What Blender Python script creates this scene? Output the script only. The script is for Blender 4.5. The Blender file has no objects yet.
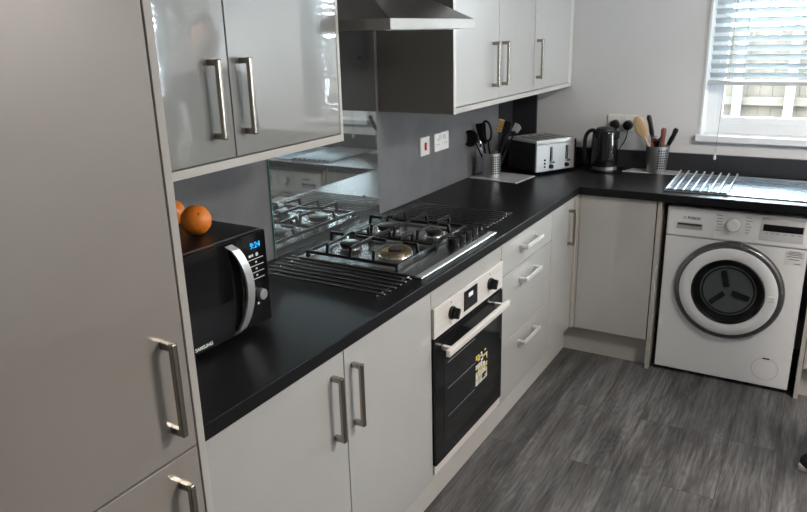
import bpy, bmesh, math, random
from mathutils import Vector, Matrix, Quaternion
random.seed(7)
PI = math.pi
COL = bpy.context.scene.collection
YB = 3.125          # back wall
# ------------------------------------------------------------------ materials
MATS = {}
def nn(nt, t, **kw):
    n = nt.nodes.new(t)
    for k, v in kw.items():
        if k in n.inputs: n.inputs[k].default_value = v
        else: setattr(n, k, v)
    return n
def mat(name, col, rough=.5, metal=0., spec=.5, coat=0., coat_rough=.03, ior=1.5, var=.06, vscale=8., bump=0., bscale=60.,
        stretch=(1, 1, 1), emis=None, estr=0., rvar=0., bdist=.002, civ=1.8):
    if name in MATS: return MATS[name]
    m = bpy.data.materials.new(name); m.use_nodes = True
    nt = m.node_tree; nt.nodes.clear(); L = nt.links.new
    out = nn(nt, 'ShaderNodeOutputMaterial'); p = nn(nt, 'ShaderNodeBsdfPrincipled')
    L(p.outputs[0], out.inputs[0])
    p.inputs['Roughness'].default_value = rough; p.inputs['Metallic'].default_value = metal
    p.inputs['Specular IOR Level'].default_value = spec; p.inputs['IOR'].default_value = ior
    p.inputs['Coat IOR'].default_value = civ; p.inputs['Coat Weight'].default_value = coat; p.inputs['Coat Roughness'].default_value = coat_rough
    tc = nn(nt, 'ShaderNodeTexCoord'); mp = nn(nt, 'ShaderNodeMapping'); mp.inputs['Scale'].default_value = stretch
    L(tc.outputs['Object'], mp.inputs[0])
    nz = nn(nt, 'ShaderNodeTexNoise'); nz.inputs['Scale'].default_value = vscale; nz.inputs['Detail'].default_value = 4
    L(mp.outputs[0], nz.inputs['Vector'])
    rp = nn(nt, 'ShaderNodeMapRange'); rp.inputs['From Min'].default_value = .3; rp.inputs['From Max'].default_value = .7
    rp.inputs['To Min'].default_value = 1 - var; rp.inputs['To Max'].default_value = 1 + var
    L(nz.outputs[0], rp.inputs[0])
    mx = nn(nt, 'ShaderNodeVectorMath', operation='SCALE'); mx.inputs[0].default_value = col[:3]
    L(rp.outputs[0], mx.inputs['Scale']); L(mx.outputs[0], p.inputs['Base Color'])
    if rvar:
        r2 = nn(nt, 'ShaderNodeMapRange'); r2.inputs['From Min'].default_value = .3; r2.inputs['From Max'].default_value = .7
        r2.inputs['To Min'].default_value = max(.01, rough - rvar); r2.inputs['To Max'].default_value = rough + rvar
        L(nz.outputs[0], r2.inputs[0]); L(r2.outputs[0], p.inputs['Roughness'])
    if bump:
        b = nn(nt, 'ShaderNodeBump'); b.inputs['Strength'].default_value = bump; b.inputs['Distance'].default_value = bdist
        n2 = nn(nt, 'ShaderNodeTexNoise'); n2.inputs['Scale'].default_value = bscale; n2.inputs['Detail'].default_value = 3
        L(mp.outputs[0], n2.inputs['Vector']); L(n2.outputs[0], b.inputs['Height'])
        L(b.outputs[0], p.inputs['Normal'])
        if coat: L(b.outputs[0], p.inputs['Coat Normal'])
    if emis:
        p.inputs['Emission Color'].default_value = (*emis, 1); p.inputs['Emission Strength'].default_value = estr
    MATS[name] = m; return m
def clear_glass(name, tint, ior=1.45, rough=.0, glossy=1.):
    if name in MATS: return MATS[name]
    m = bpy.data.materials.new(name); m.use_nodes = True
    nt = m.node_tree; nt.nodes.clear(); L = nt.links.new
    out = nn(nt, 'ShaderNodeOutputMaterial'); mix = nn(nt, 'ShaderNodeMixShader')
    tr = nn(nt, 'ShaderNodeBsdfTransparent'); tr.inputs[0].default_value = (*tint, 1)
    gl = nn(nt, 'ShaderNodeBsdfGlossy'); gl.inputs['Roughness'].default_value = rough
    gl.inputs[0].default_value = (glossy, glossy, glossy, 1)
    fr = nn(nt, 'ShaderNodeFresnel'); fr.inputs[0].default_value = ior
    nz = nn(nt, 'ShaderNodeTexNoise'); nz.inputs['Scale'].default_value = 3
    tc = nn(nt, 'ShaderNodeTexCoord'); L(tc.outputs['Object'], nz.inputs['Vector'])
    b = nn(nt, 'ShaderNodeBump'); b.inputs['Strength'].default_value = .02; L(nz.outputs[0], b.inputs['Height'])
    L(b.outputs[0], gl.inputs['Normal'])
    L(fr.outputs[0], mix.inputs[0]); L(tr.outputs[0], mix.inputs[1]); L(gl.outputs[0], mix.inputs[2]); L(mix.outputs[0], out.inputs[0])
    MATS[name] = m; return m

def floor_mat():
    m = bpy.data.materials.new('grey_oak_planks'); m.use_nodes = True
    nt = m.node_tree; nt.nodes.clear(); L = nt.links.new
    out = nn(nt, 'ShaderNodeOutputMaterial'); p = nn(nt, 'ShaderNodeBsdfPrincipled'); L(p.outputs[0], out.inputs[0])
    tc = nn(nt, 'ShaderNodeTexCoord')
    mp = nn(nt, 'ShaderNodeMapping'); mp.inputs['Rotation'].default_value = (0, 0, PI/2); mp.inputs['Location'].default_value = (.35, .02, 0)
    L(tc.outputs['Object'], mp.inputs[0])
    br = nn(nt, 'ShaderNodeTexBrick'); br.offset = .37
    br.inputs['Scale'].default_value = 1; br.inputs['Brick Width'].default_value = 1.22; br.inputs['Row Height'].default_value = .183
    br.inputs['Mortar Size'].default_value = .0012; br.inputs['Mortar Smooth'].default_value = .3
    br.inputs['Color1'].default_value = (0, 0, 0, 1); br.inputs['Color2'].default_value = (1, 1, 1, 1); br.inputs['Mortar'].default_value = (.5, .5, .5, 1)
    L(mp.outputs[0], br.inputs['Vector'])
    # per plank offset into the grain space
    sp = nn(nt, 'ShaderNodeSeparateColor'); L(br.outputs['Color'], sp.inputs[0])
    cb = nn(nt, 'ShaderNodeCombineXYZ')
    mu = nn(nt, 'ShaderNodeMath', operation='MULTIPLY'); mu.inputs[1].default_value = 64.; L(sp.outputs[0], mu.inputs[0])
    L(mu.outputs[0], cb.inputs[2]); L(mu.outputs[0], cb.inputs[0])
    ad = nn(nt, 'ShaderNodeVectorMath', operation='ADD'); L(mp.outputs[0], ad.inputs[0]); L(cb.outputs[0], ad.inputs[1])
    m2 = nn(nt, 'ShaderNodeMapping'); m2.inputs['Scale'].default_value = (1.1, 6.5, 1); L(ad.outputs[0], m2.inputs[0])
    n1 = nn(nt, 'ShaderNodeTexNoise'); n1.inputs['Scale'].default_value = 1.1; n1.inputs['Detail'].default_value = 2.5; n1.inputs['Roughness'].default_value = .45
    L(m2.outputs[0], n1.inputs['Vector'])
    k = nn(nt, 'ShaderNodeMath', operation='MULTIPLY'); k.inputs[1].default_value = 170.; L(n1.outputs[0], k.inputs[0])
    sn = nn(nt, 'ShaderNodeMath', operation='SINE'); L(k.outputs[0], sn.inputs[0])
    m3 = nn(nt, 'ShaderNodeMapping'); m3.inputs['Scale'].default_value = (3.2, 48, 1); L(ad.outputs[0], m3.inputs[0])
    n2 = nn(nt, 'ShaderNodeTexNoise'); n2.inputs['Scale'].default_value = 1.6; n2.inputs['Detail'].default_value = 5; n2.inputs['Roughness'].default_value = .65
    L(m3.outputs[0], n2.inputs['Vector'])
    m4 = nn(nt, 'ShaderNodeMapping'); m4.inputs['Scale'].default_value = (1.0, 7, 1); L(ad.outputs[0], m4.inputs[0])
    n3 = nn(nt, 'ShaderNodeTexNoise'); n3.inputs['Scale'].default_value = 2.2; n3.inputs['Detail'].default_value = 3; L(m4.outputs[0], n3.inputs['Vector'])
    def mr(src, a, b, c, d):
        r = nn(nt, 'ShaderNodeMapRange'); r.inputs[1].default_value = a; r.inputs[2].default_value = b
        r.inputs[3].default_value = c; r.inputs[4].default_value = d; L(src, r.inputs[0]); return r.outputs[0]
    def mul(a, b):
        q = nn(nt, 'ShaderNodeMath', operation='MULTIPLY'); L(a, q.inputs[0]); L(b, q.inputs[1]); return q.outputs[0]
    v = mul(mr(sn.outputs[0], -1, 1, .88, 1.07), mr(n2.outputs[0], .3, .7, .55, 1.48))
    v = mul(v, mr(n3.outputs[0], .32, .66, .58, 1.30))
    v = mul(v, mr(sp.outputs[0], 0, 1, .85, 1.15))
    v = mul(v, mr(br.outputs['Fac'], 0, 1, 1, .35))
    sc = nn(nt, 'ShaderNodeVectorMath', operation='SCALE'); sc.inputs[0].default_value = FLOOR_COL
    L(v, sc.inputs['Scale']); L(sc.outputs[0], p.inputs['Base Color'])
    p.inputs['Roughness'].default_value = .5; p.inputs['Specular IOR Level'].default_value = .35
    b = nn(nt, 'ShaderNodeBump'); b.inputs['Strength'].default_value = .25; b.inputs['Distance'].default_value = .001
    L(v, b.inputs['Height']); L(b.outputs[0], p.inputs['Normal'])
    return m
FLOOR_COL = (.108, .107, .109)

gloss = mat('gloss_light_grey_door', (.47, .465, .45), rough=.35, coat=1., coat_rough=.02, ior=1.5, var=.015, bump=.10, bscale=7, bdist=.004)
gloss_t = mat('gloss_dimmed_warm_door', (.300, .275, .250), rough=.35, coat=.8, coat_rough=.03, var=.02, bump=.10, bscale=7, bdist=.004)  # same door gloss; tall cabinet's dimmer, warmer light put into the colour
gloss_w = mat('high_gloss_dimmed_door', (.235, .232, .222), rough=.35, coat=1., coat_rough=.015, var=.015, bump=.14, bscale=8, bdist=.004, civ=2.05)  # same door gloss with dimmer light painted in, so the window reflection stands out
panel = mat('matt_light_grey_panel', (.48, .465, .435), rough=.4, var=.02, bump=.03)
carc = mat('shaded_carcass', (.21, .198, .18), rough=.28, var=.03)  # shade on the right wall cabinet's unlit side put into the colour
dark_gap = mat('dark_void', (.01, .01, .01), rough=.9)
nickel = mat('brushed_nickel', (.36, .33, .285), rough=.22, metal=1, stretch=(1, 1, .02), vscale=200, var=.12)
steel = mat('brushed_steel', (.62, .62, .61), rough=.27, metal=1, stretch=(1, .03, 1), vscale=180, var=.08)
hsteel = mat('satin_handle_steel', (.78, .78, .77), rough=.4, metal=.5, var=.03)
tsteel = mat('satin_steel', (.60, .60, .60), rough=.38, metal=.65, var=.05)
chrome = mat('polished_chrome', (.75, .75, .75), rough=.12, metal=1, var=.03)
hobsteel = mat('hob_steel', (.55, .55, .55), rough=.26, metal=1, stretch=(.03, 1, 1), vscale=150, var=.08)
hoodsteel = mat('hood_steel', (.36, .35, .34), rough=.32, metal=1, stretch=(1, .03, 1), vscale=150, var=.06)
cream_steel = mat('oven_steel', (.82, .78, .74), rough=.42, metal=.35, stretch=(1, .03, 1), vscale=150, var=.05)
top_m = mat('charcoal_laminate', (.0080, .0080, .0087), rough=.36, spec=.24, var=.12, vscale=40, bump=.04, bscale=300, bdist=.0006)
lam = mat('dark_grey_wall_laminate', (.165, .163, .172), rough=.34, spec=.5, var=.12, vscale=7, bump=.05, bscale=90)
lamdark = mat('near_black_laminate', (.022, .023, .027), rough=.45, var=.1)
wallp = mat('pale_grey_paint', (.70, .705, .715), rough=.75, var=.03, vscale=3, bump=.15, bscale=180, bdist=.001)
ceil_m = mat('white_ceiling_paint', (.78, .77, .75), rough=.85, var=.02)
wht = mat('white_upvc', (.80, .82, .84), rough=.3, var=.01)
slatm = mat('white_blind_slat', (.53, .56, .575), rough=.4, var=.02)
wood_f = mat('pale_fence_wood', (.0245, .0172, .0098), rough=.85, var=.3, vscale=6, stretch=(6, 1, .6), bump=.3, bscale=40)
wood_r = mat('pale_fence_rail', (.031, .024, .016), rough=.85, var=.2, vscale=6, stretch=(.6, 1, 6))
blackp = mat('black_plastic', (.008, .008, .009), rough=.38, spec=.3, var=.05)
blackg = mat('black_gloss', (.006, .006, .007), rough=.06, spec=.5, var=.02)
iron = mat('black_enamel', (.012, .012, .012), rough=.32, var=.1)
brass = mat('brass_ring', (.42, .33, .20), rough=.35, metal=1, var=.15)
white_app = mat('white_appliance', (.84, .86, .88), rough=.32, var=.01)
whitesock = mat('white_socket', (.80, .80, .79), rough=.3, var=.01)
red = mat('red_rocker', (.55, .02, .02), rough=.35)
orange = mat('orange_peel', (.80, .22, .02), rough=.42, var=.12, vscale=6, bump=.4, bscale=110, bdist=.002)
tan = mat('tan_bristle', (.68, .47, .22), rough=.7, var=.2, vscale=40)
woodsp = mat('beech_wood', (.60, .42, .24), rough=.6, var=.15, vscale=10, stretch=(4, 4, .6))
redwood = mat('red_brown_wood', (.22, .07, .045), rough=.45, var=.2)
greyboard = mat('pale_grey_glass_board', (.66, .67, .69), rough=.2, coat=.3, var=.08, vscale=30)
blue_e = mat('blue_led', (.0, .02, .05), rough=.3, emis=(.02, .42, 1.), estr=1.3)
ledscreen = mat('white_led', (.6, .6, .6), rough=.3, emis=(.8, .85, .9), estr=.35)
paint_w = mat('printed_white', (.75, .75, .75), rough=.5)
paint_g = mat('printed_grey', (.16, .165, .175), rough=.5)
yellow = mat('yellow_print', (.75, .60, .10), rough=.5)
silver = mat('silver_plastic', (.62, .62, .62), rough=.28, metal=.7, var=.03)
darkrim = mat('graphite_rim', (.17, .172, .18), rough=.25, metal=.8, var=.05)
green_edge = mat('green_glass_edge', (.10, .28, .24), rough=.15, emis=(.1, .3, .25), estr=.05)  # faint glow painted in; the glass edge is no light source
splash = mat('grey_mirror_glass', (.40, .43, .43), rough=.03, metal=.85, spec=.9, var=.06, vscale=3)
drum = mat('drum_steel', (.085, .085, .085), rough=.55, var=.4, vscale=30)
paneglass = clear_glass('window_glass', (.93, .97, .97))
hatchglass = clear_glass('hatch_glass', (.35, .37, .38), ior=1.5, glossy=.6)
skin = mat('skin', (.55, .34, .25), rough=.5, var=.05)
cloth1 = mat('dark_jumper', (.035, .038, .045), rough=.9, bump=.3, bscale=300)
cloth2 = mat('dark_jeans', (.02, .025, .04), rough=.9, bump=.3, bscale=300)
hairm = mat('dark_hair', (.02, .014, .01), rough=.6, bump=.6, bscale=90)
shoe_b = mat('black_mesh_fabric', (.010, .010, .011), rough=.85, bump=.4, bscale=300)
shoe_w = mat('white_rubber', (.62, .62, .60), rough=.6)
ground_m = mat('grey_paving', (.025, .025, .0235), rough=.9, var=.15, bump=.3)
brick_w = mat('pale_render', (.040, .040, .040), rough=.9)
floor_m = floor_mat()

# ------------------------------------------------------------------ mesh helpers
ROOTLOC = {}
def tag(o, label=None, cat=None, group=None, kind=None):
    if label: o['label'] = label
    if cat: o['category'] = cat
    if group: o['group'] = group
    if kind: o['kind'] = kind
    return o
def thing(name, label, cat, loc=(0, 0, 0), rotz=0, group=None, world=False):
    o = bpy.data.objects.new(name, None); COL.objects.link(o); o.empty_display_size = .05
    o.location = loc; o.rotation_euler = (0, 0, rotz)
    if world: ROOTLOC[o.name] = Vector(loc)
    return tag(o, label, cat, group)
def rootof(o):
    while o.parent: o = o.parent
    return o
class MB:
    def __init__(s): s.bm = bmesh.new()
    def _merge(s, b2, M=None, mi=0):
        if M is not None: b2.transform(M)
        me = bpy.data.meshes.new('t'); 
        for f in b2.faces: f.material_index = mi
        b2.to_mesh(me); b2.free(); s.bm.from_mesh(me); bpy.data.meshes.remove(me)
        return s
    def box(s, x0, x1, y0, y1, z0, z1, r=0., seg=2, M=None, mi=0):
        b = bmesh.new(); bmesh.ops.create_cube(b, size=1)
        for v in b.verts: v.co = Vector((x0+(v.co.x+.5)*(x1-x0), y0+(v.co.y+.5)*(y1-y0), z0+(v.co.z+.5)*(z1-z0)))
        if r: bmesh.ops.bevel(b, geom=b.edges[:], offset=r, segments=seg, profile=.5, affect='EDGES', clamp_overlap=True)
        return s._merge(b, M, mi)
    def hexa(s, P, r=0, M=None, mi=0):     # 8 points: bottom 4 then top 4
        b = bmesh.new(); v = [b.verts.new(p) for p in P]
        for f in ((3, 2, 1, 0), (4, 5, 6, 7), (0, 1, 5, 4), (1, 2, 6, 5), (2, 3, 7, 6), (3, 0, 4, 7)): b.faces.new([v[i] for i in f])
        bmesh.ops.recalc_face_normals(b, faces=b.faces[:])
        if r: bmesh.ops.bevel(b, geom=b.edges[:], offset=r, segments=2, profile=.5, affect='EDGES')
        return s._merge(b, M, mi)
    def lathe(s, prof, n=32, c=(0, 0, 0), axis=None, M=None, mi=0, sx=1, sy=1):
        b = bmesh.new(); rings = []
        for r, z in prof:
            if r < 1e-6: rings.append([b.verts.new((0, 0, z))])
            else: rings.append([b.verts.new((r*math.cos(2*PI*i/n)*sx, r*math.sin(2*PI*i/n)*sy, z)) for i in range(n)])
        for a, c2 in zip(rings, rings[1:]):
            if len(a) == 1 and len(c2) == 1: continue
            if len(a) == 1:
                for i in range(n): b.faces.new((a[0], c2[i], c2[(i+1) % n]))
            elif len(c2) == 1:
                for i in range(n): b.faces.new((a[i], a[(i+1) % n], c2[0]))
            else:
                for i in range(n): b.faces.new((a[i], a[(i+1) % n], c2[(i+1) % n], c2[i]))
        bmesh.ops.recalc_face_normals(b, faces=b.faces[:])
        T = Matrix.Translation(c)
        if axis is not None: T = T @ Vector((0, 0, 1)).rotation_difference(Vector(axis)).to_matrix().to_4x4()
        if M is not None: T = M @ T
        return s._merge(b, T, mi)
    def cyl(s, p0, p1, r0, r1=None, n=16, M=None, mi=0, ch=0):
        p0, p1 = Vector(p0), Vector(p1); h = (p1-p0).length; r1 = r0 if r1 is None else r1
        pr = [(0, 0), (r0-ch, 0), (r0, ch), (r1, h-ch), (r1-ch, h), (0, h)] if ch else [(0, 0), (r0, 0), (r1, h), (0, h)]
        return s.lathe(pr, n, p0, (p1-p0), M, mi)
    def tube(s, pts, r, n=10, M=None, mi=0, sx=1.):
        pts = [Vector(p) for p in pts]; b = bmesh.new(); rings = []
        rr = r if isinstance(r, (list, tuple)) else [r]*len(pts)
        up = Vector((0, 0, 1)); prev = None
        for i, p in enumerate(pts):
            t = (pts[min(i+1, len(pts)-1)]-pts[max(i-1, 0)]).normalized()
            if prev is None:
                u = t.cross(up); u = t.cross(Vector((1, 0, 0))) if u.length < .1 else u
            else: u = prev - t*prev.dot(t)
            u.normalize(); prev = u; w = t.cross(u)
            rings.append([b.verts.new(p+(u*math.cos(2*PI*k/n)*sx+w*math.sin(2*PI*k/n))*rr[i]) for k in range(n)])
        for a, c in zip(rings, rings[1:]):
            for k in range(n): b.faces.new((a[k], a[(k+1) % n], c[(k+1) % n], c[k]))
        b.faces.new(rings[0][::-1]); b.faces.new(rings[-1])
        bmesh.ops.recalc_face_normals(b, faces=b.faces[:])
        return s._merge(b, M, mi)
    def sph(s, c, r, M=None, mi=0, n=20):
        b = bmesh.new(); bmesh.ops.create_uvsphere(b, u_segments=n, v_segments=max(8, n*2//3), radius=1)
        r = (r, r, r) if not isinstance(r, (tuple, list)) else r
        T = Matrix.Translation(c) @ Matrix.Diagonal((*r, 1))
        if M is not None: T = M @ T
        return s._merge(b, T, mi)
    def prism(s, pts, vec, r=0, M=None, mi=0):
        b = bmesh.new(); a = [b.verts.new(p) for p in pts]; c = [b.verts.new(Vector(p)+Vector(vec)) for p in pts]; n = len(pts)
        b.faces.new(a[::-1]); b.faces.new(c)
        for i in range(n): b.faces.new((a[i], a[(i+1) % n], c[(i+1) % n], c[i]))
        bmesh.ops.recalc_face_normals(b, faces=b.faces[:])
        if r: bmesh.ops.bevel(b, geom=b.edges[:], offset=r, segments=2, profile=.5, affect='EDGES', clamp_overlap=True)
        return s._merge(b, M, mi)
    def cells(s, xs, ys, z0, z1, keep, r=0.):
        b = bmesh.new(); V = {}
        def vv(i, j, z):
            if (i, j, z) not in V: V[(i, j, z)] = b.verts.new((xs[i], ys[j], z))
            return V[(i, j, z)]
        K = {(i, j) for i in range(len(xs)-1) for j in range(len(ys)-1) if keep((xs[i]+xs[i+1])/2, (ys[j]+ys[j+1])/2)}
        for i, j in K:
            b.faces.new([vv(i, j, z1), vv(i+1, j, z1), vv(i+1, j+1, z1), vv(i, j+1, z1)])
            b.faces.new([vv(i, j+1, z0), vv(i+1, j+1, z0), vv(i+1, j, z0), vv(i, j, z0)])
            for (di, dj), (a, c) in {(0, -1): ((i, j), (i+1, j)), (1, 0): ((i+1, j), (i+1, j+1)), (0, 1): ((i+1, j+1), (i, j+1)), (-1, 0): ((i, j+1), (i, j))}.items():
                if (i+di, j+dj) not in K: b.faces.new([vv(*a, z0), vv(*c, z0), vv(*c, z1), vv(*a, z1)])
        bmesh.ops.recalc_face_normals(b, faces=b.faces[:])
        bmesh.ops.dissolve_limit(b, angle_limit=.01, verts=b.verts[:], edges=b.edges[:])
        if r:
            eg = [e for e in b.edges if len(e.link_faces) == 2 and e.calc_face_angle(0) > .5 and abs(e.verts[0].co.z-e.verts[1].co.z) < 1e-5]
            bmesh.ops.bevel(b, geom=eg, offset=r, segments=2, profile=.5, affect='EDGES')
        return s._merge(b)
    def build(s, name, m, parent=None, loc=None, label=None, kind=None, mods=None):
        me = bpy.data.meshes.new(name); bm = s.bm
        off = None
        if parent is not None:
            off = ROOTLOC.get(rootof(parent).name)
        elif loc is not None: off = Vector(loc)
        if off is not None: bm.transform(Matrix.Translation(-off))
        for f in bm.faces: f.smooth = True
        for e in bm.edges:
            ok = len(e.link_faces) == 2 and e.calc_face_angle(0) < .66
            if ok and e.calc_face_angle(0) > .1:
                a1, a2 = e.link_faces[0].calc_area(), e.link_faces[1].calc_area(); ok = max(a1, a2) < 7*min(a1, a2)+1e-9
            e.smooth = ok
        bm.to_mesh(me); bm.free()
        for q in (m if isinstance(m, (list, tuple)) else [m]): me.materials.append(q)
        o = bpy.data.objects.new(name, me); COL.objects.link(o)
        if parent is not None: o.parent = parent
        elif off is not None: o.location = off; ROOTLOC[o.name] = off
        return tag(o, label, kind=kind)
def text(name, body, size, M, m, parent, ext=.0004, align='CENTER', bold=0.):
    cu = bpy.data.curves.new('t', 'FONT'); cu.body = body; cu.size = size; cu.extrude = ext; cu.align_x = align; cu.align_y = 'CENTER'; cu.offset = bold
    ob = bpy.data.objects.new('t', cu); COL.objects.link(ob)
    me = bpy.data.meshes.new_from_object(ob.evaluated_get(bpy.context.evaluated_depsgraph_get()))
    bpy.data.objects.remove(ob); me.name = name; me.transform(M)
    off = ROOTLOC.get(rootof(parent).name)
    if off is not None: me.transform(Matrix.Translation(-off))
    me.materials.clear(); me.materials.append(m)
    o = bpy.data.objects.new(name, me); COL.objects.link(o); o.parent = parent; return o
def frameX(x, y, z):   # text on a face that looks to +x (reads along +y)
    return Matrix.Translation((x, y, z)) @ Matrix(((0, 0, 1, 0), (1, 0, 0, 0), (0, 1, 0, 0), (0, 0, 0, 1)))
def frameY(x, y, z):   # on a face that looks to -y (reads along +x)
    return Matrix.Translation((x, y, z)) @ Matrix(((1, 0, 0, 0), (0, 0, -1, 0), (0, 1, 0, 0), (0, 0, 0, 1)))
def copy_tree(o, parent=None):
    c = o.copy(); COL.objects.link(c)
    if parent: c.parent = parent
    for ch in [q for q in bpy.data.objects if q.parent == o]: copy_tree(ch, c)
    return c

# ------------------------------------------------------------------ setting
XR, YF, ZC = 3.3, -2.7, 2.4
WX0, WX1, WZ0, WZ1 = 1.05, 2.27, 1.098, 2.12
MB().box(-.1, XR+.1, YF-.1, YB+.3, -.06, 0).build('floor', floor_m, kind='structure')
MB().box(-.1, XR+.1, YF-.1, YB+.3, ZC, ZC+.1).build('ceiling', ceil_m, kind='structure')
MB().box(-.1, 0, YF-.1, YB+.3, 0, ZC).build('wall_left', wallp, kind='structure')
MB().box(-.1, XR+.1, YF-.1, YF, 0, ZC).build('wall_front', wallp, kind='structure')
b = MB()
b.box(0, WX0, YB, YB+.28, 0, ZC).box(WX1, XR, YB, YB+.28, 0, ZC).box(WX0, WX1, YB, YB+.28, 0, WZ0).box(WX0, WX1, YB, YB+.28, WZ1, ZC)
b.build('wall_back', wallp, kind='structure')
RY0, RY1, RZ0, RZ1 = 2.42, 2.98, .9, 2.1
b = MB()
b.box(XR, XR+.25, YF, RY0, 0, ZC).box(XR, XR+.25, RY1, YB+.28, 0, ZC).box(XR, XR+.25, RY0, RY1, 0, RZ0).box(XR, XR+.25, RY0, RY1, RZ1, ZC)
b.build('wall_right', wallp, kind='structure')
MB().box(0, .007, 0, YB, .911, 1.349).box(0, .007, .894, 1.6365, 1.349, 1.70).build('trim_1', lam, kind='structure')
MB().box(.007, .160, YB-.018, YB, .911, 1.349, r=.002).box(.007, .012, 2.91, YB-.018, .911, 1.349).build('trim_2', lamdark, kind='structure')  # second box: near-black sheet added over the left wall by the corner
MB().box(.160, 2.9, YB-.02, YB, .911, 1.009, r=.0015).build('trim_3', lamdark, kind='structure')

# window 1 (behind the sink)
w = bpy.data.objects.new('window_1', None); COL.objects.link(w); tag(w, kind='structure')
fy0, fy1 = YB+.115, YB+.185
b = MB()
x0, x1, z0, z1 = WX0, WX1, WZ0+.012, WZ1
for a in ((x0, x0+.055, z0, z1), (x1-.055, x1, z0, z1), (x0+.055, x1-.055, z0, z0+.05), (x0+.055, x1-.055, z1-.055, z1), ((x0+x1)/2-.035, (x0+x1)/2+.035, z0+.05, z1-.055)):
    b.box(a[0], a[1], fy0, fy1, a[2], a[3])
b.build('window_frame', wht, w)
b = MB()
for xa, xb in ((x0+.05, (x0+x1)/2-.03), ((x0+x1)/2+.03, x1-.05)):
    za, zb = z0+.045, z1-.05
    for a in ((xa, xa+.036, za, zb), (xb-.036, xb, za, zb), (xa+.036, xb-.036, za, za+.036), (xa+.036, xb-.036, zb-.036, zb)):
        b.box(a[0], a[1], fy0+.012, fy1-.012, a[2], a[3])
b.build('sash', wht, w)
MB().box(x0+.06, x1-.06, fy0+.03, fy0+.034, z0+.06, z1-.06).build('pane', paneglass, w)
MB().box(WX0-.012, WX1+.012, YB-.032, YB+.130, WZ0-.022, WZ0+.012, r=.004).build('window_sill', wht, w)
b = MB()
b.box(WX0, WX0+.012, YB-.004, fy0+.005, WZ0+.012, WZ1).box(WX1-.012, WX1, YB-.004, fy0, WZ0+.012, WZ1).box(WX0, WX1, YB-.004, fy0, WZ1-.012, WZ1)
b.build('reveal_lining', wht, w)
# window 2 in the right wall
w2 = bpy.data.objects.new('window_2', None); COL.objects.link(w2); tag(w2, kind='structure')
b = MB()
for a in ((RY0, RY0+.06, RZ0, RZ1), (RY1-.06, RY1, RZ0, RZ1), (RY0, RY1, RZ0, RZ0+.06), (RY0, RY1, RZ1-.06, RZ1)):
    b.box(XR+.12, XR+.18, a[0], a[1], a[2], a[3], r=.004)
b.build('window_frame', wht, w2)
MB().box(XR+.145, XR+.149, RY0+.05, RY1-.05, RZ0+.05, RZ1-.05).build('pane', paneglass, w2)
MB().box(XR-.03, XR+.12, RY0-.02, RY1+.02, RZ0-.02, RZ0+.01, r=.004).build('window_sill', wht, w2)

# blinds
def blind(name, label, x0, x1, ytop, ztop, zbot, pitch, tilt, M, cords):
    t = thing(name, label, 'blind')
    MB().box(x0, x1, -.03, .03, ztop-.045, ztop, r=.003, M=M).build('headrail', wht, t)
    b = MB(); z = zbot+.028+pitch*.5
    while z < ztop-.06:
        R = M @ Matrix.Translation((0, 0, z)) @ Matrix.Rotation(tilt, 4, 'X')
        w_ = .024
        prof = [(-w_, -.0035), (-w_*.5, -.0008), (0, 0), (w_*.5, -.0008), (w_, -.0035)]
        P = [(x0+.004, y, q) for y, q in prof]+[(x0+.004, y, q+.0028) for y, q in prof[::-1]]
        b.prism(P, (x1-x0-.008, 0, 0), M=R); z += pitch
    b.build('slats', slatm, t)
    MB().box(x0, x1, -.026, .026, zbot, zbot+.022, r=.004, M=M).build('bottom_rail', slatm, t)
    for cx in cords:
        MB().cyl((cx, -.029, zbot+.01), (cx, -.029, ztop-.02), .0011, n=6, M=M).cyl((cx, .029, zbot+.01), (cx, .029, ztop-.02), .0011, n=6, M=M).build('ladder_cord', carc, t)
    return t
yb_ = YB+.055
bl = blind('venetian_blind', 'white horizontal slat blind half lowered in the window above the sink', WX0+.016, WX1-.016, 0, WZ1-.014, 1.362, .0445, math.radians(-32),
           Matrix.Translation((0, yb_, 0)), (1.165, 1.66, 2.15))
MB().tube([(1.225, yb_-.034, 2.06), (1.228, yb_-.034, 1.7), (1.231, yb_-.034, 1.39)], .0012, 6).build('tilt_cord', carc, bl)
MB().tube([(1.178, yb_-.036, 2.06), (1.165, yb_-.045, 1.6), (1.150, YB-.045, 1.2), (1.146, YB-.045, 1.012)], .0011, 6).build('pull_cord', carc, bl)
MB().lathe([(0, .022), (.003, .022), (.0045, .012), (.0075, .004), (.0075, -.006), (.004, -.011), (0, -.012)], 14, (1.146, YB-.045, 1.0)).build('cord_toggle', whitesock, bl)
blind('venetian_blind', 'white horizontal slat blind fully lowered in the right wall window', -.27, .27, 0, RZ1, 1.0, .045, math.radians(-20),
      Matrix.Translation((XR+.05, 2.70, 0)) @ Matrix.Rotation(-PI/2, 4, 'Z'), (-.25, .25))

# outside
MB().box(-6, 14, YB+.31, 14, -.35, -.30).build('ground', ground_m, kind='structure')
def fence():
    t = thing('garden_fence', 'pale timber board fence with rails and posts seen through the window', 'fence', (1.5, 6.05, -.3), world=True)
    b = MB(); x = -3.0; i = 0
    while x < 7.5:
        g = .0002+random.random()*.0006
        b.box(x+g, x+.098-g, 6.05, 6.068, -.28, 1.62+random.uniform(-.01, .01), r=.002); x += .1; i += 1
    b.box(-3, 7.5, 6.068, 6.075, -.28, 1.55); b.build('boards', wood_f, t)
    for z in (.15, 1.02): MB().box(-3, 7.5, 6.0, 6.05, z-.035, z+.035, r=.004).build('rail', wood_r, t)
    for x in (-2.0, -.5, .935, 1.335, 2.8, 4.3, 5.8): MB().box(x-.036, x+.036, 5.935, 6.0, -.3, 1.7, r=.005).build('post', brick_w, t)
fence()

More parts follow.
